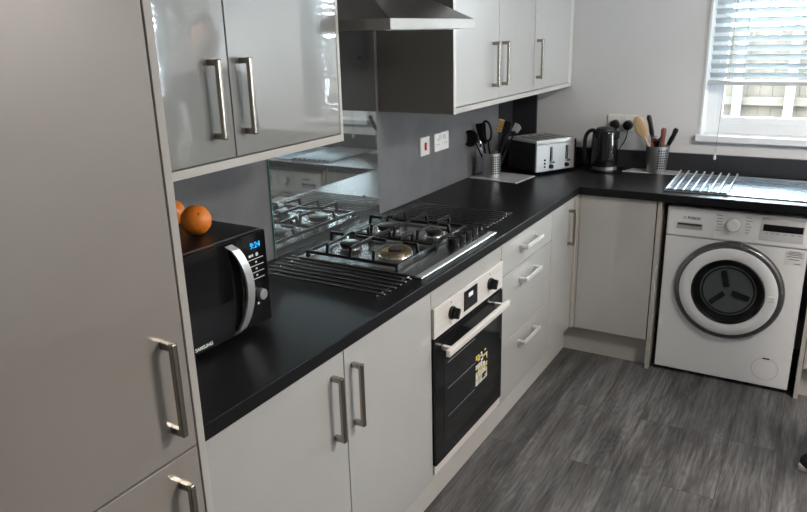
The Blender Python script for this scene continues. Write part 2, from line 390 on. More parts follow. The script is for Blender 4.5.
# ------------------------------------------------------------------ handles
def handle_v(parent, x, y, z0, z1, name='handle'):     # vertical bar handle on a face looking to +x
    b = MB(); s = .0065
    b.box(x+.0, x+.025, y-s, y+s, z1-.014, z1, r=.0012).box(x, x+.025, y-s, y+s, z0, z0+.014, r=.0012)
    b.box(x+.023, x+.035, y-.007, y+.007, z0-.001, z1+.001, r=.003, seg=3)
    return b.build(name, nickel, parent)
def handle_h(parent, x, y0, y1, z, name='handle'):
    b = MB(); s = .0055
    b.box(x, x+.030, y0, y0+.013, z-s, z+s, r=.0012).box(x, x+.030, y1-.013, y1, z-s, z+s, r=.0012)
    b.box(x+.028, x+.039, y0-.001, y1+.001, z-.007, z+.007, r=.0016)
    return b.build(name, hsteel, parent)
FX = .590      # base door face
# tall cabinet
t = thing('tall_cabinet', 'floor to ceiling light grey gloss larder cabinet at the left edge', 'cabinet', (.3, -.33, 0), world=True)
MB().box(.003, .588, -.632, -.030, .15, 2.07).build('carcass', panel, t)
MB().box(.003, .612, -.030, -.012, .0, 2.07, r=.001).build('end_panel', panel, t)
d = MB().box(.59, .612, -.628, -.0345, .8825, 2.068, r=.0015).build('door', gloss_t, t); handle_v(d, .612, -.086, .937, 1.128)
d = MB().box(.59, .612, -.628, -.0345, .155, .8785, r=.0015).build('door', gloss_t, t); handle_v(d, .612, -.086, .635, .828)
# wall cabinet left
t = thing('wall_cabinet', 'light grey gloss two door wall cabinet above the microwave', 'cabinet', (.17, .44, 1.348), world=True)
MB().box(.008, .331, -.010, .893, 1.350, 2.07, r=.001).build('carcass', panel, t)
MB().box(.300, .352, -.010, .893, 1.347, 1.3685, r=.001).build('light_pelmet', panel, t)
MB().box(.331, .352, .879, .893, 1.369, 2.07, r=.001).build('end_strip', panel, t)
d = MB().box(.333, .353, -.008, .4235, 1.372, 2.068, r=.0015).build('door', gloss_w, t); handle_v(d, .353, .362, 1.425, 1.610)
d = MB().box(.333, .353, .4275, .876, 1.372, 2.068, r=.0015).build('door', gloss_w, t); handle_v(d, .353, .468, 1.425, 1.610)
# wall cabinets right
t = thing('wall_cabinet', 'light grey two door wall cabinet beside the cooker hood', 'cabinet', (.17, 2.1, 1.348), world=True)
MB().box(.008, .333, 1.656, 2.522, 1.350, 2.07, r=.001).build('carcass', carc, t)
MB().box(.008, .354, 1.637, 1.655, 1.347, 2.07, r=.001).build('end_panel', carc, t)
MB().box(.3535, .3555, 1.637, 1.655, 1.347, 2.07).build('edge_strip', panel, t)
MB().box(.300, .353, 1.656, 2.522, 1.347, 1.3685, r=.001).build('light_pelmet', panel, t)
d = MB().box(.333, .353, 1.660, 2.084, 1.372, 2.068, r=.0015).build('door', gloss, t); handle_v(d, .353, 2.018, 1.425, 1.612)
d = MB().box(.333, .353, 2.088, 2.520, 1.372, 2.068, r=.0015).build('door', gloss, t); handle_v(d, .353, 2.125, 1.425, 1.612)
t = thing('wall_cabinet', 'light grey single door wall cabinet nearest the back wall', 'cabinet', (.17, 2.85, 1.348), world=True)
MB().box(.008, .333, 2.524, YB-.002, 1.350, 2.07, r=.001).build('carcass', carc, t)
MB().box(.300, .353, 2.524, YB-.002, 1.347, 1.3685, r=.001).build('light_pelmet', panel, t)
MB().box(.333, .352, 3.069, YB-.002, 1.369, 2.07, r=.001).build('filler_strip', panel, t)
d = MB().box(.333, .353, 2.526, 3.066, 1.372, 2.068, r=.0015).build('door', gloss, t); handle_v(d, .353, 2.557, 1.425, 1.612)

# base cabinets, left run
t = thing('base_cabinet', 'light grey gloss two door base cabinet beside the oven', 'cabinet', (.3, .5, .15), world=True)
MB().box(.02, .568, .0, .998, .15, .8705).build('carcass', panel, t)
d = MB().box(.57, FX, .003, .5035, .153, .867, r=.0015).build('door', gloss, t); handle_v(d, FX, .450, .618, .808)
d = MB().box(.57, FX, .5075, .996, .153, .867, r=.0015).build('door', gloss, t); handle_v(d, FX, .543, .618, .808)
t = thing('oven_housing', 'light grey oven housing with plain filler panel under the worktop', 'cabinet', (.3, 1.3, .15), world=True)
MB().box(.02, .04, 1.0, 1.582, .15, .8705).box(.04, .55, 1.0, 1.0035, .15, .8705).box(.04, .568, 1.5795, 1.582, .15, .8705).box(.04, .55, 1.0035, 1.5795, .15, .165).box(.04, .568, 1.0035, 1.5795, .855, .8705).build('carcass', panel, t)
MB().box(.57, FX, .999, 1.580, .801, .867, r=.0015).build('filler_panel', gloss, t)
t = thing('drawer_cabinet', 'light grey three drawer base cabinet right of the oven', 'cabinet', (.3, 1.88, .15), world=True)
MB().box(.02, .568, 1.584, 2.180, .15, .8705).build('carcass', panel, t)
for z0, z1, hz in ((.721, .867, .802), (.427, .717, .658), (.153, .423, .372)):
    d = MB().box(.57, FX, 1.584, 2.180, z0, z1, r=.0015).build('drawer', gloss, t); handle_h(d, FX, 1.775, 1.965, hz)
t = thing('corner_cabinet', 'light grey corner base cabinet beside the three drawers', 'cabinet', (.4, 2.5, .15), world=True)
MB().box(.02, .566, 2.184, 2.528, .15, .8705).box(.02, .98, 2.56, 3.10, .15, .8705).build('carcass', panel, t)
d = MB().box(.57, FX, 2.185, 2.515, .153, .867, r=.0015).build('door', gloss, t); handle_v(d, FX, 2.430, .632, .812)
MB().prism([(.566, 2.519, .153), (.60, 2.519, .153), (.60, 2.534, .153), (.612, 2.534, .153), (.612, 2.556, .153), (.566, 2.556, .153)], (0, 0, .714)).build('corner_post', panel, t)
MB().box(.614, .981, 2.535, 2.556, .153, .867, r=.0015).build('blank_door', gloss, t)
for xx, lb in ((.986, 'slim light grey end panel left of the washing machine'), (1.655, 'slim light grey end panel right of the washing machine')):
    o = MB().box(xx, xx+.018, 2.53, 3.10, 0, .8705, r=.001).build('end_panel', panel, loc=(xx+.009, 2.8, 0)); tag(o, lb, 'panel')
t = thing('sink_cabinet', 'light grey sink base cabinet at the right edge', 'cabinet', (1.97, 2.8, .15), world=True)
MB().box(1.676, 1.694, 2.56, 3.10, .15, .8705).box(2.252, 2.27, 2.56, 3.10, .15, .8705).box(1.694, 2.252, 2.56, 3.10, .15, .168).build('carcass', panel, t)
MB().box(1.676, 1.971, 2.535, 2.556, .153, .867, r=.0015).build('door', gloss, t)
MB().box(1.975, 2.27, 2.535, 2.556, .153, .867, r=.0015).build('door', gloss, t)
# plinths
for (a, b_), lb in (((.53, .545, -.632, 2.60), 'long light grey plinth under the left run of cabinets'),
                    ((.546, .985, 2.585, 2.60), 'short light grey plinth under the corner cabinet'),
                    ((1.674, 2.27, 2.585, 2.60), 'light grey plinth right of the washing machine')) if 0 else \
                   (((.53, .545), 'long light grey plinth under the left run of cabinets'), ((.546, .985), 'short light grey plinth under the corner cabinet'), ((1.674, 2.27), 'light grey plinth right of the washing machine')):
    if a == .53: o = MB().box(a, b_, -.632, -.031, 0, .148).box(a, b_, -.011, 2.60, 0, .148).build('plinth', panel, loc=(.54, 1., 0))
    else: o = MB().box(a, b_, 2.585, 2.60, 0, .148).build('plinth', panel, loc=((a+b_)/2, 2.59, 0))
    tag(o, lb, 'plinth')

# worktop (L-shaped, with a cut-out for the sink bowl)
W = .61
xs = [.0, W, 1.72, 2.06, 2.7]; ys = [-.010, YB-W, 2.66, 3.00, YB]
def keep(x, y):
    if x < W: return True
    if y < YB-W: return False
    return not (1.72 < x < 2.06 and 2.66 < y < 3.0)
o = MB().cells(xs, ys, .872, .910, keep, r=.0022).build('worktop', top_m, loc=(.3, 1.5, .872)); tag(o, 'charcoal L-shaped laminate worktop on the base cabinets', 'worktop')

# glass splashback
t = thing('glass_splashback', 'tall reflective glass splashback panel behind the gas hob', 'splashback', (.01, 1.26, .911), world=True)
MB().box(.008, .0135, .9275, 1.6095, .9115, 1.668).build('glass_sheet', splash, t)
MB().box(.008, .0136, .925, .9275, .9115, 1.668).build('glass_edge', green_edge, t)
for y, z in ((1.02, 1.022), (1.493, 1.018), (1.503, 1.568), (1.02, 1.568)):
    MB().cyl((.0135, y, z), (.018, y, z), .0055, n=14, ch=.001).build('screw_cap', blackp, t)

# cooker hood
t = thing('cooker_hood', 'brushed steel pyramid cooker hood above the gas hob', 'cooker hood', (.24, 1.27, 1.665), world=True)
HX, H0, H1 = .478, .975, 1.563
MB().box(.015, HX, H0, H1, 1.667, 1.700, r=.001).build('rim', hoodsteel, t)
MB().box(HX, HX+.002, H0, H1, 1.668, 1.6995, r=.0006).build('front_strip', mat('lit_steel_strip', (.46, .455, .44), rough=.55, metal=.3), t)  # strip added to the rim; window light on its front put into the colour
MB().hexa([(.015, H0+.002, 1.700), (HX-.002, H0+.002, 1.700), (HX-.002, H1-.002, 1.700), (.015, H1-.002, 1.700), (.015, 1.15, 1.82), (.26, 1.15, 1.82), (.26, 1.39, 1.82), (.015, 1.39, 1.82)]).build('canopy', hoodsteel, t)
MB().box(.002, .255, 1.155, 1.385, 1.82, ZC-.002, r=.001).build('chimney', hoodsteel, t)
MB().box(.06, HX-.04, H0+.04, 1.26, 1.6655, 1.667).build('filter', darkrim, t); MB().box(.06, HX-.04, 1.28, H1-.04, 1.6655, 1.667).build('filter', darkrim, t)

# ------------------------------------------------------------------ oven
t = thing('oven', 'built-in electric oven with steel fascia and black glass door', 'oven', (.3, 1.29, .17), world=True)
O0, O1 = 1.003, 1.577
MB().box(.06, .575, O0+.003, O1-.003, .170, .797).build('oven_body', dark_gap, t)
MB().box(.575, .598, O0, O1, .690, .797, r=.001).build('fascia', cream_steel, t)
dd = MB().box(.575, .600, O0, O1, .206, .682, r=.0015).build('door', blackg, t)
MB().box(.5995, .6006, O0+.065, O1-.065, .27, .60).build('door_window', mat('oven_window', (.012, .012, .013), rough=.08, var=.2), dd)
for z in (.36, .47, .57): MB().cyl((.6012, O0+.09, z), (.6012, O1-.26, z), .0012, n=6).build('shelf_wire', mat('dim_wire', (.20, .20, .20), rough=.4, metal=1), dd)
hb = MB().box(.6, .638, O0+.045, O0+.062, .634, .650, r=.002).box(.6, .638, O1-.085, O1-.068, .634, .650, r=.002)
hb.box(.632, .648, O0+.014, O1-.035, .629, .654, r=.004); hb.build('handle', cream_steel, dd)
MB().box(.575, .594, O0, O1, .168, .203, r=.001).build('bottom_trim', cream_steel, t)
def oven_knob(y):
    k = MB(); k.cyl((.598, y, .742), (.607, y, .742), .0235, n=28, ch=.001)
    k.hexa([(.607, y-.010, .722), (.607, y+.010, .722), (.607, y+.010, .762), (.607, y-.010, .762), (.629, y-.008, .724), (.629, y+.008, .724), (.629, y+.008, .760), (.629, y-.008, .760)], r=.002, M=Matrix.Translation((0, y, .742)) @ Matrix.Rotation(math.radians(-25), 4, 'X') @ Matrix.Translation((0, -y, -.742)))
    k.build('knob', blackp, t)
    MB().box(.5979, .5984, y-.003, y+.003, .777, .783).build('knob_mark', paint_g, t)
oven_knob(1.128); oven_knob(1.452)
s_ = MB().box(.598, .600, 1.226, 1.338, .708, .782, r=.001).build('display', blackg, t)
MB().box(.6, .6006, 1.262, 1.298, .752, .768).build('lit_digits', ledscreen, s_)
# stickers on the door glass
st = MB(); rnd = random.Random(3)
for r in range(13):
    z = .488-r*.0098; y = 1.325
    while y < 1.425:
        wd = rnd.uniform(.006, .024)
        if rnd.random() < .80: st.box(.6007, .6011, y, min(y+wd, 1.43), z-.0036, z+.0036, mi=0 if (r < 3 or r in (6, 7, 10)) and rnd.random() < .75 else 1)
        y += wd+.004
st.build('sticker', [yellow, paint_w], dd)

# ------------------------------------------------------------------ gas hob
t = thing('gas_hob', 'stainless steel four burner gas hob with black pan supports', 'hob', (.32, 1.26, .910), world=True)
GX0, GX1, GY0, GY1 = .075, .581, .957, 1.548
MB().box(GX0, GX1, GY0, GY1, .910, .9175, r=.003, seg=3).build('hob_plate', hobsteel, t)
MB().box(GX1-.024, GX1-.001, GY0+.002, GY1-.002, .9175, .9205, r=.0012).build('front_strip', mat('hob_trim', (.62, .62, .61), rough=.4, metal=.6), t)
burn = ((.375, 1.135, .060), (.185, 1.135, .040), (.185, 1.400, .045), (.385, 1.405, .034))
for x, y, r in burn:
    big = r > .05
    bb = MB().lathe([(r+.030, .9175), (r+.028, .9190), (r+.004, .9185), (r+.001, .924), (r-.002, .926), (0, .926)], 32, (x, y, 0)).build('burner', steel if big else hobsteel, t)
    if big:
        MB().lathe([(r-.002, .926), (r, .936), (r-.004, .939), (r-.016, .939), (r-.018, .926)], 36, (x, y, 0)).build('burner_ring', brass, bb)
        MB().lathe([(.026, .926), (.026, .937), (.022, .941), (0, .941)], 24, (x, y, 0)).build('burner_cap', iron, bb)
    else:
        MB().lathe([(r-.006, .926), (r-.006, .932), (r-.002, .933), (r-.002, .938), (r-.008, .941), (0, .941)], 28, (x, y, 0)).build('burner_cap', iron, bb)
    MB().cyl((x+r*.9+.008, y+.012, .918), (x+r*.9+.008, y+.012, .936), .0028, n=8).build('igniter', whitesock, bb)
def support(y0, y1, x0, x1, bs):
    b = MB(); h = .0042
    zt, zb = .965, .931
    def rod(p, q): 
        p, q = Vector(p), Vector(q); d = (q-p); L_ = d.length
        R = Matrix.Translation(p) @ Vector((1, 0, 0)).rotation_difference(d).to_matrix().to_4x4()
        if abs(d.z) < 1e-6: R = Matrix.Translation(p) @ Matrix.Rotation(math.atan2(d.y, d.x), 4, 'Z')
        b.box(-h, L_+h, -h, h, -h*1.3, h*1.3, r=.0008, seg=1, M=R)
    for p, q in (((x0, y0), (x1, y0)), ((x1, y0), (x1, y1)), ((x1, y1), (x0, y1)), ((x0, y1), (x0, y0))): rod((*p, zb), (*q, zb))
    for x in (x0, x1):
        for y in (y0, y1): b.box(x-.006, x+.006, y-.006, y+.006, .9176, zb, r=.001)
    for bx, by, r in bs:
        g = r*.45+.012
        for sx, sy in ((1, 0), (-1, 0), (0, 1), (0, -1)):
            if sx: e = (x1 if sx > 0 else x0, by)
            else: e = (bx, y1 if sy > 0 else y0)
            if sx and ((sx > 0 and any(o[0] > bx for o in bs)) or (sx < 0 and any(o[0] < bx for o in bs))):
                e = ((bs[0][0]+bs[1][0])/2, by)      # rail between the two burners
                rod((e[0], by, zt), (bx+sx*g, by, zt)); continue
            rod((e[0], e[1], zb), (e[0]-sx*.006, e[1]-sy*.006, zt)); rod((e[0]-sx*.006, e[1]-sy*.006, zt), (bx+sx*g, by+sy*g, zt))
    mx = (bs[0][0]+bs[1][0])/2
    rod((mx, y0, zb), (mx, y0+.008, zt)); rod((mx, y0+.008, zt), (mx, y1-.008, zt)); rod((mx, y1-.008, zt), (mx, y1, zb))
    return b.build('pan_support', iron, t)
support(.995, 1.262, .100, .468, (burn[0], burn[1])); support(1.276, 1.535, .100, .452, (burn[3], burn[2]))
for y in (1.312, 1.366, 1.420, 1.472):
    k = MB(); k.cyl((.515, y, .9175), (.515, y, .922), .0225, n=24, ch=.001)
    k.lathe([(.0205, .922), (.0195, .947), (.0175, .950), (0, .950)], 24, (.515, y, 0))
    k.box(.494, .536, y-.0045, y+.0045, .930, .952, r=.0015, M=Matrix.Translation((.515, y, 0)) @ Matrix.Rotation(math.radians(8), 4, 'Z') @ Matrix.Translation((-.515, -y, 0)))
    k.build('knob', blackp, t)
# wire racks either side of the hob
def wire_rack(label, y0, y1, x0, x1, n, step_top):
    t = thing('wire_trivet', label, 'rack', ((x0+x1)/2, (y0+y1)/2, .910), world=True)
    for i in range(n):
        y = y0+(y1-y0)*i/(n-1)
        MB().cyl((x0-.012, y, .9265), (x1+.012, y, .9265), .0036, n=10, ch=.001).build('bar', steelrod, t)
    for x in (x0+.012, x1-.018):
        b = MB().cyl((x, y0-.008, .9200), (x, y1+.008, .9200), .0030, n=8)
        for y in (y0, y1): b.cyl((x, y, .9102), (x, y, .9205), .0055, n=10, ch=.001)
        b.build('cross_bar', steelrod, t)
steelrod = mat('dark_chrome_rod', (.42, .42, .42), rough=.25, metal=1)
wire_rack('steel wire worktop rack left of the hob, beside the microwave', .757, .940, .085, .557, 7, 0)
wire_rack('steel wire worktop rack right of the hob, below the sockets', 1.572, 1.815, .085, .525, 9, 0)

# ------------------------------------------------------------------ microwave
MW = thing('microwave', 'black microwave with curved silver handle below the left wall cabinet', 'microwave', (.21, .245, .910), rotz=math.radians(-1.0))
mx0, mx1, my0, my1, mz0, mz1 = -.175, .150, -.232, .232, .012, .268
MB().box(mx0, mx1, my0, my1, mz0, mz1, r=.004).build('casing', blackp, MW)
MB().box(mx1, mx1+.018, my0, my1-.094, mz0+.002, mz1-.002, r=.003).build('door', blackg, MW)
fx = mx1+.016
b = MB().box(mx1, fx, my1-.091, my1, mz0+.002, mz1-.002, r=.003)
for z in (.196, .178, .160, .142): b.box(fx, fx+.0006, my1-.072, my1-.016, z-.0008, z+.0008, mi=1)
for z in (.187, .169, .151): b.box(fx, fx+.0006, my1-.046, my1-.040, z-.002, z+.002, mi=1)
b.box(fx, fx+.0006, my1-.068, my1-.060, .204, .210, mi=1).box(fx, fx+.0006, my1-.058, my1-.052, .204, .210, mi=1).cyl((fx, my1-.038, .207), (fx+.0006, my1-.038, .207), .005, n=14, mi=1)
b.box(fx, fx+.0006, my1-.050, my1-.044, .070, .076, mi=1)
cp = b.build('control_panel', [blackg, paint_w], MW)
# curved handle
b = MB(); R_ = []
ya, yb2 = my1-.128, my1-.088
N = 18; hp = []
for i in range(N+1):
    u = i/N; z = mz1-.012-u*(mz1-mz0-.018)
    bow = math.sin(PI*min(max(u, 0), 1)); y = ya+.000+.040*(bow**.7)-.008
    x = fx+.002+.026*(bow**.45); hp.append((x, y, z))
for i in range(N):
    (xa, y1_, za), (xb, y2_, zb_) = hp[i], hp[i+1]; hw = .0125
    b.hexa([(xb-.007, y2_-hw, zb_), (xb, y2_-hw, zb_), (xb, y2_+hw, zb_), (xb-.007, y2_+hw, zb_), (xa-.007, y1_-hw, za), (xa, y1_-hw, za), (xa, y1_+hw, za), (xa-.007, y1_+hw, za)])
bmesh.ops.remove_doubles(b.bm, verts=b.bm.verts[:], dist=.0002)
b.build('handle', silver, MW)
MB().cyl((fx, my1-.040, .098), (fx+.016, my1-.040, .098), .0155, .0145, n=28, ch=.0015).build('dial', silver, MW)
text('display_digits', '9:24', .022, frameX(fx+.0006, my1-.042, .232), blue_e, cp, bold=.0002)
text('brand_lettering', 'SAMSUNG', .0125, frameX(mx1+.0185, my0+.215, .028), paint_w, MW, bold=.0003)
for sx in (mx0+.03, mx1-.03):
    for sy in (my0+.04, my1-.04): MB().cyl((sx, sy, .0), (sx, sy, .0125), .012, n=12).build('foot', blackp, MW)
def orange_fruit(x, y, r, label, tilt):
    t = thing('orange', label, 'fruit', (x, y, .911+.268+r*.93), group='oranges on the microwave')
    t.rotation_euler = tilt
    pr = [(0, -r*.93)]+[(r*math.sin(PI*i/16), -r*.93*math.cos(PI*i/16)) for i in range(1, 16)]+[(r*.06, r*.90), (0, r*.885)]
    MB().lathe(pr, 28).build('fruit_body', orange, t)
    MB().lathe([(0, r*.885), (.0035, r*.89), (.003, r*.925), (0, r*.93)], 6).build('calyx', mat('calyx', (.09, .10, .03), rough=.8), t)
orange_fruit(.262, .352, .039, 'whole orange on top of the microwave, nearer the front', (.0, .9, -.5))
orange_fruit(.135, .385, .037, 'orange on the microwave mostly hidden behind the front orange', (.5, .2, 0))

# ------------------------------------------------------------------ sockets
def plate(t, nm, M, w, h): return MB().box(-w/2, w/2, -h/2, h/2, 0, .009, r=.0025, M=M).build(nm, whitesock, t)
t = thing('cooker_switch', 'white single switch with red rocker on the dark wall panel', 'switch', (.007, 2.022, 1.148))
M0 = frameX(0, 0, 0)
plate(t, 'plate', M0, .086, .086)
MB().box(-.008, .008, -.018, .018, .009, .013, r=.001, M=M0).build('rocker', red, t)
def dbl(t, M, w):
    pl = plate(t, 'plate', M, w, .086); b = MB()
    for sx in (-1, 1):
        c = sx*w*.27
        b.box(c-.003, c+.003, .008, .016, .009, .0094, M=M).box(c-.013, c-.007, -.012, -.008, .009, .0094, M=M).box(c+.007, c+.013, -.012, -.008, .009, .0094, M=M)
        MB().box(sx*w*.13-.006, sx*w*.13+.006, .014, .034, .009, .013, r=.001, M=M).build('rocker', whitesock, t)
    b.build('pin_holes', blackp, pl)
t = thing('double_socket', 'white double socket on the dark wall panel beside the red switch', 'socket', (.007, 2.190, 1.148)); dbl(t, M0, .148)
MB().cyl((.009, .035, .022), (.016, .035, .022), .012, n=20).build('dial', whitesock, t)
t = thing('double_socket', 'white double socket on the back wall with two black plugs', 'socket', (.652, YB, 1.155)); dbl(t, frameY(0, 0, 0), .160)
for px_, lb in ((.616, 'black plug in left half of back wall socket, behind the kettle'), (.688, 'black plug in right half of back wall socket with hanging cable')):
    t = thing('power_plug', lb, 'plug', (px_, YB-.010, 1.145))
    MB().lathe([(.0, -.001), (.024, -.001), (.026, .004), (.026, .020), (.022, .030), (.014, .034), (0, .035)], 24, (0, 0, 0), (0, -1, 0), sx=1., sy=1.05).build('plug_body', blackp, t)
    if px_ > .65: pts = [(0, -.018, -.022), (0, -.020, -.05), (-.01, -.022, -.085), (-.03, -.025, -.12), (-.045, -.040, -.16), (-.045, -.055, -.215), (-.055, -.060, -.231)]
    else: pts = [(0, -.018, -.022), (.008, -.022, -.07), (.014, -.024, -.12), (.006, -.030, -.17), (.0, -.05, -.215), (-.03, -.06, -.231)]
    P = []
    for i in range(len(pts)-1):
        for k in range(4):
            a = k/4; p0 = Vector(pts[max(i-1, 0)]); p1 = Vector(pts[i]); p2 = Vector(pts[i+1]); p3 = Vector(pts[min(i+2, len(pts)-1)])
            P.append(.5*((2*p1)+(p2-p0)*a+(2*p0-5*p1+4*p2-p3)*a*a+(3*p1-p0-3*p2+p3)*a**3))
    P.append(Vector(pts[-1])); MB().tube(P, .0032, 8).build('cable', blackp, t)

# ------------------------------------------------------------------ chopping boards
o = MB().prism([(.014, 2.500, .9102), (.300, 2.462, .9102), (.322, 2.672, .9102), (.05, 2.700, .9102)], (0, 0, .005), r=.0015).build('chopping_board', greyboard, loc=(.16, 2.58, .9102)); tag(o, 'pale grey glass board under the black utensils pot', 'chopping board')
o = MB().prism([(.700, 2.985, .9102), (1.015, 2.995, .9102), (1.02, 3.098, .9102), (.735, 3.098, .9102)], (0, 0, .004), r=.0012).build('chopping_board', greyboard, loc=(.86, 3.04, .9102)); tag(o, 'pale grey board under the utensil pot near the sink', 'chopping board')

# ------------------------------------------------------------------ utensil pots
psteel = mat('pot_steel', (.52, .52, .52), rough=.30, metal=.88, var=.05)
def pot(x, y, z, r0, r1, h, label, ang0):
    t = thing('utensil_pot', label, 'utensil pot', (x, y, z))
    b = MB().lathe([(0, .001), (r0-.002, 0), (r0, .002), (r1, h), (r1-.0015, h+.0005), (r0-.0025, .004), (0, .004)], 40)
    for i in range(8):
        for k in range(5):
            for base in (ang0, ang0+PI):
                a = base+(k-2)*.23; zz = h*.18+i*h*.095; rr = r0+(r1-r0)*zz/h
                d_ = Vector((math.cos(a), math.sin(a), 0)); b.cyl(d_*(rr-.0005)+Vector((0, 0, zz)), d_*(rr+.0006)+Vector((0, 0, zz)), .0042, n=8, mi=1)
    b.build('pot_body', [psteel, blackp], t)
    return t
pot(.118, 2.560, .9155, .049, .051, .128, 'dark steel pot of black utensils on a grey glass board', -.70)
pot(.868, 3.032, .9145, .048, .060, .140, 'perforated steel utensil pot by the window', -.80)
def along(c, top, nm, lab, cat, grp, fn):
    """utensil standing in a pot: origin c (bottom), pointing to top; fn builds along local +z with length L"""
    c, top = Vector(c), Vector(top); d = top-c; L_ = d.length
    t = thing(nm, lab, cat, c, group=grp)
    t.rotation_mode = 'QUATERNION'; t.rotation_quaternion = Vector((0, 0, 1)).rotation_difference(d)
    fn(t, L_)
G1, G2 = 'utensils in the pot on the glass board', 'utensils in the pot by the window'
def f_ladle(t, L_):
    MB().tube([(0, 0, 0), (0, 0, L_-.035)], .005, 8, sx=.7).build('handle', blackp, t)
    MB().lathe([(0, 0), (.023, .003), (.038, .015), (.044, .034), (.042, .034), (.035, .017), (0, .005)], 24, (0, 0, L_-.03), (0, -1, .35)).build('bowl', blackp, t)
def f_loop(t, L_):
    MB().tube([(0, 0, 0), (0, 0, L_*.62)], .005, 8).build('handle', blackp, t)
    P = [(.025*math.sin(a), 0, L_*.60+.052-.052*math.cos(a)) for a in [2*PI*i/24 for i in range(25)]]
    MB().tube(P, .0065, 8).build('loop_head', blackp, t)
def f_slice(t, L_):
    MB().tube([(0, 0, 0), (0, 0, L_*.62)], .005, 8).build('handle', blackp, t)
    b = MB()
    b.prism([(-.018, 0, L_*.60), (.018, 0, L_*.60), (.030, 0, L_*.98), (.024, 0, L_), (-.024, 0, L_), (-.030, 0, L_*.98)], (0, .003, 0), r=.001)
    b.build('blade', blackp, t)
def f_masher(t, L_):
    MB().tube([(0, 0, 0), (0, 0, L_*.75), (.004, 0, L_*.9), (.012, 0, L_)], [.003, .003, .004, .002], 8).build('handle', chrome, t)
    MB().sph((.004, 0, L_*.84), (.013, .006, .022)).build('spoon_bowl', chrome, t)
def f_brush(t, L_):
    MB().tube([(0, 0, 0), (0, 0, L_*.45), (0, 0, L_-.06), (0, 0, L_)], [.006, .011, .015, .014], 12).build('handle', blackp, t)
    MB().box(-.020, .020, -.012, .012, L_-.065, L_+.004, r=.005).build('brush_head', blackp, t)
    b = MB()
    for i in range(5):
        z = L_-.058+i*.0135; b.box(-.052, -.018, -.012, .012, z-.0050, z+.0050, r=.002)
    b.build('bristles', tan, t)
def f_scraper(t, L_):
    MB().tube([(0, 0, 0), (0, 0, L_-.04)], .005, 8).build('handle', blackp, t)
    MB().prism([(-.020, 0, L_-.045), (.016, 0, L_-.045), (.024, 0, L_-.012), (.006, 0, L_), (-.018, 0, L_)], (0, .004, 0), r=.001).build('blade', mat('pale_silicone', (.50, .50, .50), rough=.4), t)
C1 = Vector((.118, 2.560, .922))
along(C1+Vector((-.005, 0, 0)), (.028, 2.50, 1.150), 'ladle', 'black plastic ladle leaning left in the glass board pot', 'utensil', G1, f_ladle)
along(C1+Vector((-.018, .01, 0)), (.055, 2.55, 1.195), 'slotted_turner', 'black slotted turner standing behind the loop whisk', 'utensil', G1, f_slice)
along(C1+Vector((.0, .014, 0)), (.085, 2.548, 1.225), 'loop_whisk', 'black loop headed utensil, tallest in its pot', 'utensil', G1, f_loop)
along(C1+Vector((.008, -.02, 0)), (.058, 2.50, 1.130), 'serving_spoon', 'shiny steel spoon leaning among black utensils', 'utensil', G1, f_masher)
along(C1+Vector((.012, .0, 0)), (.205, 2.575, 1.205), 'scrubbing_brush', 'black brush with tan bristles leaning right beside the toaster', 'brush', G1, f_brush)
along(C1+Vector((.016, .02, 0)), (.246, 2.605, 1.192), 'scraper', 'pale grey bladed scraper leaning behind the bristle brush', 'utensil', G1, f_scraper)
def f_wspoon(t, L_):
    MB().tube([(0, 0, 0), (0, 0, L_-.07)], [.005, .006], 10).build('handle', woodsp, t)
    MB().sph((0, 0, L_-.056), (.033, .008, .062)).build('spoon_bowl', woodsp, t)
def knife(hm, hl, hw=.009):
    def f(t, L_):
        MB().box(-.010, .010, -.001, .001, .0, L_-hl).build('blade', chrome, t)
        MB().cyl((0, 0, L_-hl-.006), (0, 0, L_-hl+.004), .0085, n=12).build('bolster', chrome, t)
        MB().tube([(0, 0, L_-hl), (0, 0, L_-hl*.75), (.001, 0, L_-hl*.4), (-.001, 0, L_-hl*.12), (0, 0, L_)], [hw*.8, hw, hw*.9, hw*1.05, hw*.6], 12, sx=1.).build('handle', hm, t)
        MB().sph((0, 0, L_-.002), (hw*.62, hw*.62, .003)).build('pommel', chrome, t)
    return f
def f_peeler(t, L_):
    MB().tube([(0, 0, 0), (0, 0, L_*.8), (0, 0, L_)], [.006, .012, .020], 12).build('handle', blackp, t)
    MB().sph((.0, -.012, L_), (.020, .012, .014)).build('spoon_bowl', chrome, t)
C2 = Vector((.868, 3.032, .920))
along(C2+Vector((.014, -.006, 0)), (.752, 3.010, 1.200), 'wooden_spoon', 'pale wooden spoon leaning left in the pot by the window', 'utensil', G2, f_wspoon)
along(C2+Vector((.010, .012, 0)), (.808, 3.035, 1.212), 'kitchen_knife', 'tall black handled knife beside the wooden spoon', 'knife', G2, knife(blackp, .12, .013))
along(C2+Vector((.004, -.004, 0)), (.897, 3.010, 1.152), 'paring_knife', 'small red brown handled knife in the middle of the pot', 'knife', G2, knife(redwood, .095, .014))
along(C2+Vector((-.006, .006, 0)), (.960, 3.008, 1.152), 'kitchen_knife', 'black handled knife leaning right with a steel end cap', 'knife', G2, knife(blackp, .095, .013))
along(C2+Vector((.0, .010, 0)), (.858, 3.035, 1.092), 'serving_spoon', 'short black and steel utensil low in the window pot', 'utensil', G2, f_peeler)
along(C2+Vector((-.012, .0, 0)), (.832, 3.030, 1.108), 'wooden_spatula', 'brown wooden handle tucked beside the pale wooden spoon', 'utensil', G2,
      lambda t, L_: MB().tube([(0, 0, 0), (0, 0, L_*.7), (0, 0, L_)], [.005, .007, .004], 10).build('handle', redwood, t))

# ------------------------------------------------------------------ toaster
ang = math.atan2(.25, .136)     # direction of the front edge
t = thing('toaster', 'black four slice toaster with steel front in the corner', 'toaster', (.285, 2.877, .910), rotz=ang+0)
